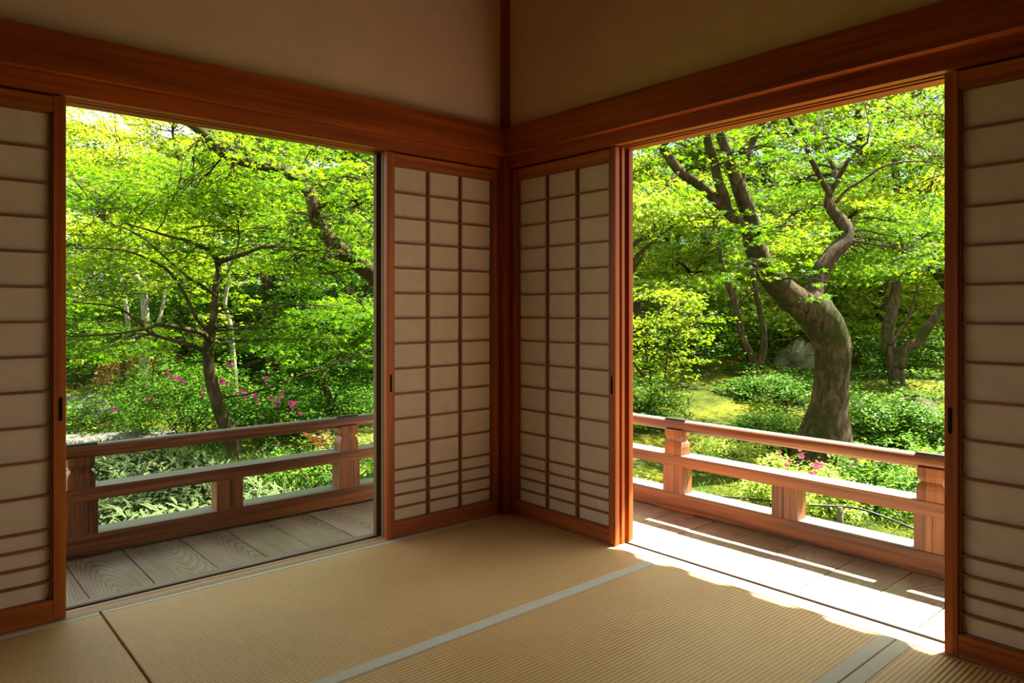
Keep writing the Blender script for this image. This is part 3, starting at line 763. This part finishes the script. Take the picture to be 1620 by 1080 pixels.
far += [
 (715, 16, 8.0, 2.6, 'maple_leaf', .6, 'tree standing behind the corner post, nearer of those hidden by the lattice doors'),
 (800, 20, 9.0, 3.0, 'far_leaf', .5, 'tall tree hidden behind the corner post of the room'),
 (880, 17, 6.0, 2.4, 'yellow_leaf', .6, 'yellow-green tree hidden behind the lattice door right of the corner'),
 (930, 22, 5.5, 2.6, 'far_leaf', .6, 'farther tree hidden behind the lattice door right of the corner'),
 (760, 27, 9.5, 4.0, 'far_leaf', .5, 'very distant tree hidden behind the room corner'),
 (890, 27, 7.0, 3.8, 'far_leaf', .5, 'very distant tree hidden behind the door right of the corner'),
 (1010, 12.8, 3.1, 1.3, 'pale_leaf', .6, 'sunlit pale young tree behind the slender multi-stem tree'),
 (20, 26, 9.5, 3.6, 'far_leaf', .5, 'very distant tree at the left rim of the left opening'),
 (190, 28, 6.6, 3.4, 'far_leaf', .7, 'very distant tree behind the tall pale tree in the left opening'),
 (345, 27, 9.5, 3.8, 'yellow_leaf', .6, 'very distant broad tree behind the middle of the left opening'),
 (480, 25, 11.5, 3.8, 'far_leaf', .5, 'very distant tall tree behind the arching limb of the left opening'),
 (600, 27, 12.5, 4.0, 'far_leaf', .45, 'very distant tall tree by the lattice door in the left opening'),
 (1300, 27, 12.5, 4.0, 'far_leaf', .6, 'very distant tall tree behind the big maple'),
 (1440, 26, 13.0, 4.0, 'yellow_leaf', .5, 'very distant tall tree behind the forked tree'),
 (1570, 27, 13.5, 4.0, 'far_leaf', .5, 'very distant tall tree at the right rim of the right opening'),
 (1050, 27, 4.0, 3.6, 'far_leaf', .6, 'very distant low tree row below the hazy hill'),
 (1170, 27, 6.5, 3.4, 'far_leaf', .6, 'very distant tree right of the hazy hill'),
]
for i, (px, d, H, R, lm, tone, lab) in enumerate(far):
    base = gp(px, 0, d, -.1); top = base+np.array([RNG.normal(0, .3), RNG.normal(0, .3), H*.85])
    pts = [base + (top-base)*t + np.array([RNG.normal(0, .12), RNG.normal(0, .12), 0])*(0 < t < 1) for t in np.linspace(0, 1, 6)]
    L = [(pts, list(np.linspace(.13, .03, 6)))]
    for k in range(4):
        s = pts[1+k % 4]; e = s+np.array([RNG.normal(0, R*.5), RNG.normal(0, R*.5), R*RNG.uniform(.3, .8)])
        L.append(([s, (s+e)/2+RNG.normal(0, .15, 3), e], [.06, .04, .015]))
    pads_ = []; np_ = int(30*(R/2.5)**2*max(1, H/6))
    for k in range(np_):
        a_ = RNG.random()*2*PI; zz = RNG.random()**.8; r_ = R*math.sqrt(RNG.random())*(1-.45*abs(zz-.35))
        low = .3 if H < 4 else 1.0
        pads_.append((base+np.array([r_*math.cos(a_), r_*math.sin(a_), low+(H-low)*zz]), RNG.uniform(.45, .9)))
    tree('background_tree', lab, L, pads_, lm, .135 if d > 22 else .095 if lm != 'dark_leaf' else .08, KITE if d > 15 else TRI, per=230, tone0=tone, cl=10, flat=.6, spread=.3, sides=7)

# ---- shrubs
def shrub(px, d, w, h, mat, label, size=.04, n=2600, tone=.55, flowers=(), fmat='magenta', name='shrub', cat='shrub', w2=None, shape=KITE, flat=.4):
    c = gp(px, 0, d, -.03); t = empty(name, c, label, cat)
    b = MB()
    for k in range(7):
        e = c+np.array([RNG.normal(0, w*.35), RNG.normal(0, w*.35), h*RNG.uniform(.5, .85)]); twig(b, c+np.array([RNG.normal(0, .04), RNG.normal(0, .04), 0]), e, .012, .004, 5)
    b.build('stems', 'bark', t, smooth=True)
    # leaf shell gathered in small tufts over a domed body
    k = n//10; ph = RNG.random(k)*2*PI; ct = RNG.random(k)**.7; st = np.sqrt(1-ct**2*.92)
    rr = (.62+.38*RNG.random(k)**.4)*(1+.18*np.sin(ph*3+px)+.12*np.sin(ph*7))
    cc = np.stack([rr*st*np.cos(ph)*w, rr*st*np.sin(ph)*(w2 or w), ct*rr*h], 1)+c
    i = np.repeat(np.arange(k), 10); p = cc[i]+RNG.normal(0, 1, (len(i), 3))*np.array([size*1.25, size*1.25, size*.3])
    tt = np.clip(RNG.normal(tone, .26, k)[i]+RNG.normal(0, .12, len(i)), 0, 1)
    p[:, 2] = np.maximum(p[:, 2], gz(p[:, 0], p[:, 1])+.02)
    leaf_mesh('foliage', p, size, mat, shape, t, flat, tt)
    for fx, fy in flowers:
        # put the bloom on the camera-side skin of the dome
        q = P(fx, fy, d-w*.75); fb = MB()
        for s in range(3):
            q2 = q+RNG.normal(0, .022, 3)
            for j in range(5):
                a1 = 2*PI*j/5+RNG.random()*.3; u = math.cos(a1)*RT+np.array([0, 0, math.sin(a1)]); v = -math.sin(a1)*RT+np.array([0, 0, math.cos(a1)])
                r = .021
                fb.add([q2, q2+u*r*.6+v*r*.38-FW*.012, q2+u*r*1.05-FW*.016, q2+u*r*.6-v*r*.38-FW*.012], [(0, 1, 2, 3)])
        fb.build('blossom', fmat, t)
    return t
shrub(300, 9.2, .95, 1.0, 'shrub_leaf', 'azalea with magenta blossoms around the foot of the slender maple', .045, 9000, .45,
      ((186, 646), (234, 632), (268, 592), (280, 602), (288, 603), (320, 624), (350, 603), (352, 605), (357, 606), (365, 577)))
shrub(420, 9.0, .85, .85, 'shrub_leaf', 'azalea with magenta blossoms right of the slender maple', .045, 7000, .45,
      ((383, 621), (392, 628), (402, 622), (404, 630), (422, 597), (428, 629), (438, 636), (446, 627), (463, 633), (460, 640), (476, 653)))
shrub(520, 10.2, .9, .9, 'shrub_leaf', 'green shrub without blossoms beside the lattice door, beyond the left railing', .045, 6500, .45)
shrub(150, 10.4, .8, .55, 'shrub_leaf', 'low green shrub at the far left, in front of the sandy clearing', .045, 4500, .6)
shrub(250, 11.8, 1.0, .8, 'shrub_leaf', 'green shrub in front of the rust-coloured bush', .05, 5000, .6)
shrub(215, 13.6, .75, 1.0, 'rust_leaf', 'rust-coloured bush in front of the shaded background, left opening', .06, 3000, .6)
shrub(120, 14.5, 1.5, 1.6, 'shrub_leaf', 'rounded green bush at the back of the sandy clearing', .07, 4500, .6)
shrub(480, 6.9, .45, .32, 'shrub_leaf', 'low green plant behind the middle rail at the right of the left opening', .045, 1500, .6, name='low_plant', cat='plant')
shrub(548, 7.6, .35, .3, 'grass_leaf', 'small leafy plant beside the rock beyond the left railing', .05, 900, .7, name='low_plant', cat='plant')
shrub(1255, 5.9, .48, .42, 'pale_leaf', 'round pale azalea with pink blossoms between the top and middle rails of the right railing', .034, 8000, .7,
      ((1243, 726), (1268, 719), (1291, 737), (1280, 741), (1294, 736)), 'pink')
shrub(1390, 6.15, .62, .34, 'shrub_leaf', 'broad green shrub seen through the lower gap of the right railing', .034, 7000, .65)
shrub(1440, 6.3, .6, .5, 'shrub_leaf', 'leafy green shrub behind the right end of the right railing', .04, 5500, .7)
shrub(1160, 7.6, .5, .3, 'pale_leaf', 'low pale shrub beyond the top rail, left of the big maple trunk', .035, 3500, .75)
shrub(1010, 9.2, .6, .6, 'shrub_leaf', 'dense green shrub at the left edge of the right opening above the railing', .045, 4500, .5)
shrub(1210, 8.3, .45, .35, 'shrub_leaf', 'green shrub left of the big maple trunk', .045, 5500, .55)
shrub(1215, 10.4, .6, .3, 'shrub_leaf', 'green shrub below the boulder', .05, 4000, .45)
shrub(1150, 13.4, 1.0, 1.0, 'shrub_leaf', 'bush with a few red blossoms left of the two-stemmed tree', .05, 5000, .6, ((1161, 580), (1170, 565), (1152, 569), (1221, 574)), 'red')
shrub(1375, 8.6, .7, .5, 'shrub_leaf', 'shaded green shrub right of the big maple trunk', .05, 6500, .5)
shrub(1470, 8.3, .6, .4, 'shrub_leaf', 'low green shrub at the right edge of the right opening', .045, 5000, .6)
shrub(1500, 12.2, .9, .7, 'shrub_leaf', 'green bush behind the forked tree base', .055, 4000, .6)
shrub(1355, 12.4, .8, .7, 'shrub_leaf', 'green bush right behind the big maple trunk', .055, 4500, .5)
shrub(1090, 12.5, 1.1, 1.1, 'shrub_leaf', 'green bush behind the slender multi-stem tree', .06, 5000, .65)
shrub(1003, 6.0, .18, .25, 'pale_leaf', 'bright sprig beside the right opening’s left door edge, between the rails', .045, 260, .8, name='low_plant', cat='plant')
shrub(1120, 5.6, .13, .14, 'grass_leaf', 'small grey-green tuft on the moss seen below the middle rail', .045, 160, .6, name='low_plant', cat='plant')

def fern(px, d, h, mat, label):
    c = gp(px, 0, d, 0); t = empty('fern', c, label, 'fern')
    for k in range(9):
        a = 2*PI*k/9+RNG.random()*.4; L = h*RNG.uniform(.8, 1.15); b = MB()
        dirv = np.array([math.cos(a), math.sin(a), 0]); side = np.array([-math.sin(a), math.cos(a), 0]); pts = []
        for s in np.linspace(0, 1, 15): pts.append(c + dirv*L*.75*s + np.array([0, 0, L*(1.1*s-.55*s*s)]))
        for i in range(1, 15):
            w_ = .16*h*math.sin(PI*min(1, i/15+.12))
            for sg in (-1, 1):
                p = pts[i]; q = p+side*sg*w_+dirv*.02; tn = (pts[i]-pts[i-1])
                b.add([p, p+tn*.42+side*sg*w_*.5, q, p-tn*.42+side*sg*w_*.5], [(0, 1, 2, 3)])
        b.tube(pts, list(np.linspace(.004, .001, 15)), 4); b.build('frond', mat, t)
fern(1222, 6.9, .42, 'fern_leaf', 'yellowish fern behind the top rail, left of the big maple trunk')
fern(515, 8.6, .5, 'rust_leaf', 'brownish fern beside the lattice door beyond the left railing')
fern(1042, 6.0, .24, 'fern_leaf', 'small fern on the moss in the lower gap of the right railing')

# ---- grasses: striped bamboo grass behind the left railing
def blades(name, region, n, L0, L1, w_, mat, label, cat, h0=.05, h1=.3):
    b = MB(); b.uv = []
    for k in range(n):
        px, d = region(); c = gp(px, 0, d, RNG.uniform(h0, h1)); a = RNG.random()*2*PI
        dv = np.array([math.cos(a), math.sin(a), 0]); sv = np.array([-math.sin(a), math.cos(a), RNG.normal(0, .35)]); L = RNG.uniform(L0, L1)
        el = RNG.uniform(-.1, 1.0); row = []
        for s, ww in ((0, .35), (.3, 1), (.65, .8), (1, .04)):
            p = c + dv*L*s*math.cos(el) + np.array([0, 0, L*(math.sin(el)*s-.35*s*s)]); row.append((p-sv*w_*ww/2, p, p+sv*w_*ww/2))
        vs = [q for r in row for q in r]; fs = []; 
        for i in range(3):
            for j in range(2): fs.append((i*3+j, i*3+j+1, (i+1)*3+j+1, (i+1)*3+j))
        o = len(b.v); b.add(vs, fs)
        for i in range(3):
            for j in range(2): b.uv += [(j*.5, i/3), (j*.5+.5, i/3), (j*.5+.5, (i+1)/3), (j*.5, (i+1)/3)]
    return tag(b.build(name, mat), label, cat, None, 'stuff')
blades('bamboo_grass', lambda: (lambda u: (60+(540-290*u)*RNG.random(), 4.2+2.6*u))(RNG.random()), 8000, .12, .24, .022, 'bamboo_leaf', 'dense bamboo grass with cream-edged leaves just behind the left railing', 'bamboo grass', .05, .32)
def grassblob(name, px0, px1, d0, d1, n, L, mat, label):
    u = RNG.random(n); px = px0+(px1-px0)*RNG.random(n); d = d0+(d1-d0)*u
    pts = CAM + d[:, None]*(FW + ((px-CX)/FPX)[:, None]*RT); pts[:, 2] = gz(pts[:, 0], pts[:, 1])+RNG.random(n)*.05
    o = leaf_mesh(name, pts, L, mat, [[(0, 0), (-.06, .4), (0, 1), (.06, .4)]], None, 1.6, None, False, -.8)
    tag(o, label, 'grass', None, 'stuff')
grassblob('grass', 60, 620, 5.4, 8.6, 14000, .15, 'grass_leaf', 'short green grass between bamboo grass and gravel path')
grassblob('grass', 985, 1520, 4.5, 7.2, 7000, .06, 'grass_leaf', 'sparse short grass on the moss behind the right railing')
def groundcover(px0, px1, d0, d1, n, size, mat, label, h=.25, tone=.5):
    k = n//12; px = px0+(px1-px0)*RNG.random(k); d = d0+(d1-d0)*RNG.random(k)
    pts = CAM + d[:, None]*(FW + ((px-CX)/FPX)[:, None]*RT); pts[:, 2] = gz(pts[:, 0], pts[:, 1])+.04+RNG.random(k)*h
    i = np.repeat(np.arange(k), 12); p = pts[i]+RNG.normal(0, 1, (len(i), 3))*np.array([size*1.6, size*1.6, size*.35]); p[:, 2] = np.maximum(p[:, 2], gz(p[:, 0], p[:, 1])+.01)
    o = leaf_mesh('ground_cover', p, size, mat, KITE, None, .4, np.clip(RNG.normal(tone, .28, k)[i], 0, 1), False)
    tag(o, label, 'undergrowth', None, 'stuff')
groundcover(1180, 1520, 8.6, 13.5, 7000, .05, 'shrub_leaf', 'leafy undergrowth on the slope around the big maple', .16)
groundcover(300, 640, 10.2, 15, 16000, .065, 'shrub_leaf', 'leafy undergrowth behind the azaleas in the left opening', .3, .3)
groundcover(980, 1520, 13.5, 24, 34000, .12, 'yellow_leaf', 'leafy undergrowth on the far slope in the right opening', 1.6, .7)
groundcover(50, 640, 15, 26, 34000, .13, 'shrub_leaf', 'leafy undergrowth on the far slope in the left opening', 2.0, .5)

groundcover(20, 660, 24, 31, 18000, .22, 'far_leaf', 'tall hedge-like thicket closing the back of the garden, left opening', 4.5, .35)
groundcover(1090, 1560, 24, 31, 14000, .22, 'far_leaf', 'tall hedge-like thicket closing the back of the garden, right opening', 2.6, .5)

groundcover(640, 985, 9.5, 26, 30000, .10, 'shrub_leaf', 'leafy undergrowth hidden behind the corner of the room', .5, .5)

# ---- rocks
def rock(px, d, sx, sy, sz, mat, label, seed, name='rock', lift=0, cat='rock'):
    rg = np.random.default_rng(seed); c = gp(px, 0, d, -.05+lift); b = MB(); nu, nv = 18, 10; rings = []
    ph = rg.random(6)*6
    for j in range(nv+1):
        v = PI*j/nv; ring = []
        for i in range(nu):
            u = 2*PI*i/nu; r = 1+.14*math.sin(2*u+ph[0])*math.sin(v*2+ph[1])+.12*math.sin(3*u+ph[2]+v*2)+.07*math.sin(7*u+ph[3]+3*v)+.05*rg.normal()
            ring.append(c+np.array([r*sx*math.sin(v)*math.cos(u), r*sy*math.sin(v)*math.sin(u), -r*sz*math.cos(v)*(1 if v > PI/2 else .4)]))
        rings.append(ring)
    b.loft(rings); o = b.build(name, mat, smooth=False); return tag(o, label, cat)
rock(1268, 12.4, .46, .4, .40, 'mossrock', 'dark mossy boulder behind the big maple trunk', 3, 'boulder', .1, 'boulder')
rock(512, 7.6, .26, .2, .17, 'rock', 'grey rock beside the post at the right of the left railing', 5)
rock(432, 8.7, .22, .2, .12, 'rock', 'flat grey rock at the edge of the gravel path', 6)
rock(268, 9.0, .2, .18, .12, 'rock', 'rounded stone below the azalea, left of the slender maple stem', 7)
rock(505, 9.4, .2, .18, .12, 'rock', 'pale stone on the path beside the lattice door', 8)
rock(1450, 9.6, .4, .3, .25, 'mossrock', 'dark rock at the foot of the forked tree', 9)
rock(1140, 9.0, .22, .2, .1, 'rock', 'small stone on the mossy bank in the right opening', 10)

# ---- hose, stake, low hoop
pts = [P(x, y, d) for x, y, d in ((1040, 772, 5.9), (1075, 779, 5.9), (1130, 784, 5.8), (1220, 792, 5.6), (1275, 798, 5.5), (1330, 801, 5.45), (1365, 806, 5.35), (1400, 818, 5.25), (1440, 834, 5.1), (1480, 852, 4.95), (1530, 872, 4.8))]
sp, sr = smooth_poly(pts, [.008]*len(pts)); b = MB(); b.tube(sp, sr, 6)
tag(b.build('hose', 'hose', smooth=True), 'thin black hose strung low behind the right railing', 'hose')
s = gp(1329, 0, 5.45, -.05); zt = P(1329, 801, 5.45)[2]; b = MB(); b.tube([s, (s[0], s[1], (s[2]+zt)/2), (s[0], s[1], zt)], [.024, .023, .022], 10)
tag(b.build('garden_stake', 'bark_pale', smooth=True), 'short round wooden stake holding the black hose', 'stake')
s2 = gp(1560, 0, 4.8, -.05); b = MB(); z2 = P(1530, 872, 4.8)[2]+.01; b.tube([s2, (s2[0], s2[1], z2)], [.024, .022], 10)
c = gp(150, 0, 12.3, 0); b = MB()
pp = [c+RT*(.26*math.cos(a))+np.array([0, 0, .26*math.sin(a)]) for a in np.linspace(PI, 0, 11)]; b.tube(pp, [.016]*11, 6)
pp = [c+RT*(.26*math.cos(a)+.2)+FW*.05+np.array([0, 0, .24*math.sin(a)]) for a in np.linspace(PI, 0, 11)]; b.tube(pp, [.016]*11, 6)
tag(b.build('hoop_fence', 'hoopwhite', smooth=True), 'low pale hoop edging standing in the sandy clearing', 'garden edging')
# ---- distant hill
b = MB(); K = 60; rows = []
for j, (dd, hh) in enumerate(((60, 4), (95, 20), (130, 36), (165, 30))):
    for i in range(K):
        l = -8*dd/60+i*(60+dd)*1.2/(K-1); pb = CAM+FW*dd+RT*l; rows.append((pb[0], pb[1], hh*(1+.12*math.sin(i*.5+j)+.06*math.sin(i*1.7)) if j else -3))
b.add(rows, [(j*K+i, j*K+i+1, (j+1)*K+i+1, (j+1)*K+i) for j in range(3) for i in range(K-1)])
struct(b.build('hill', 'hill', smooth=True), 'hazy blue-green hill in the distance, upper left of the right opening', 'hill')
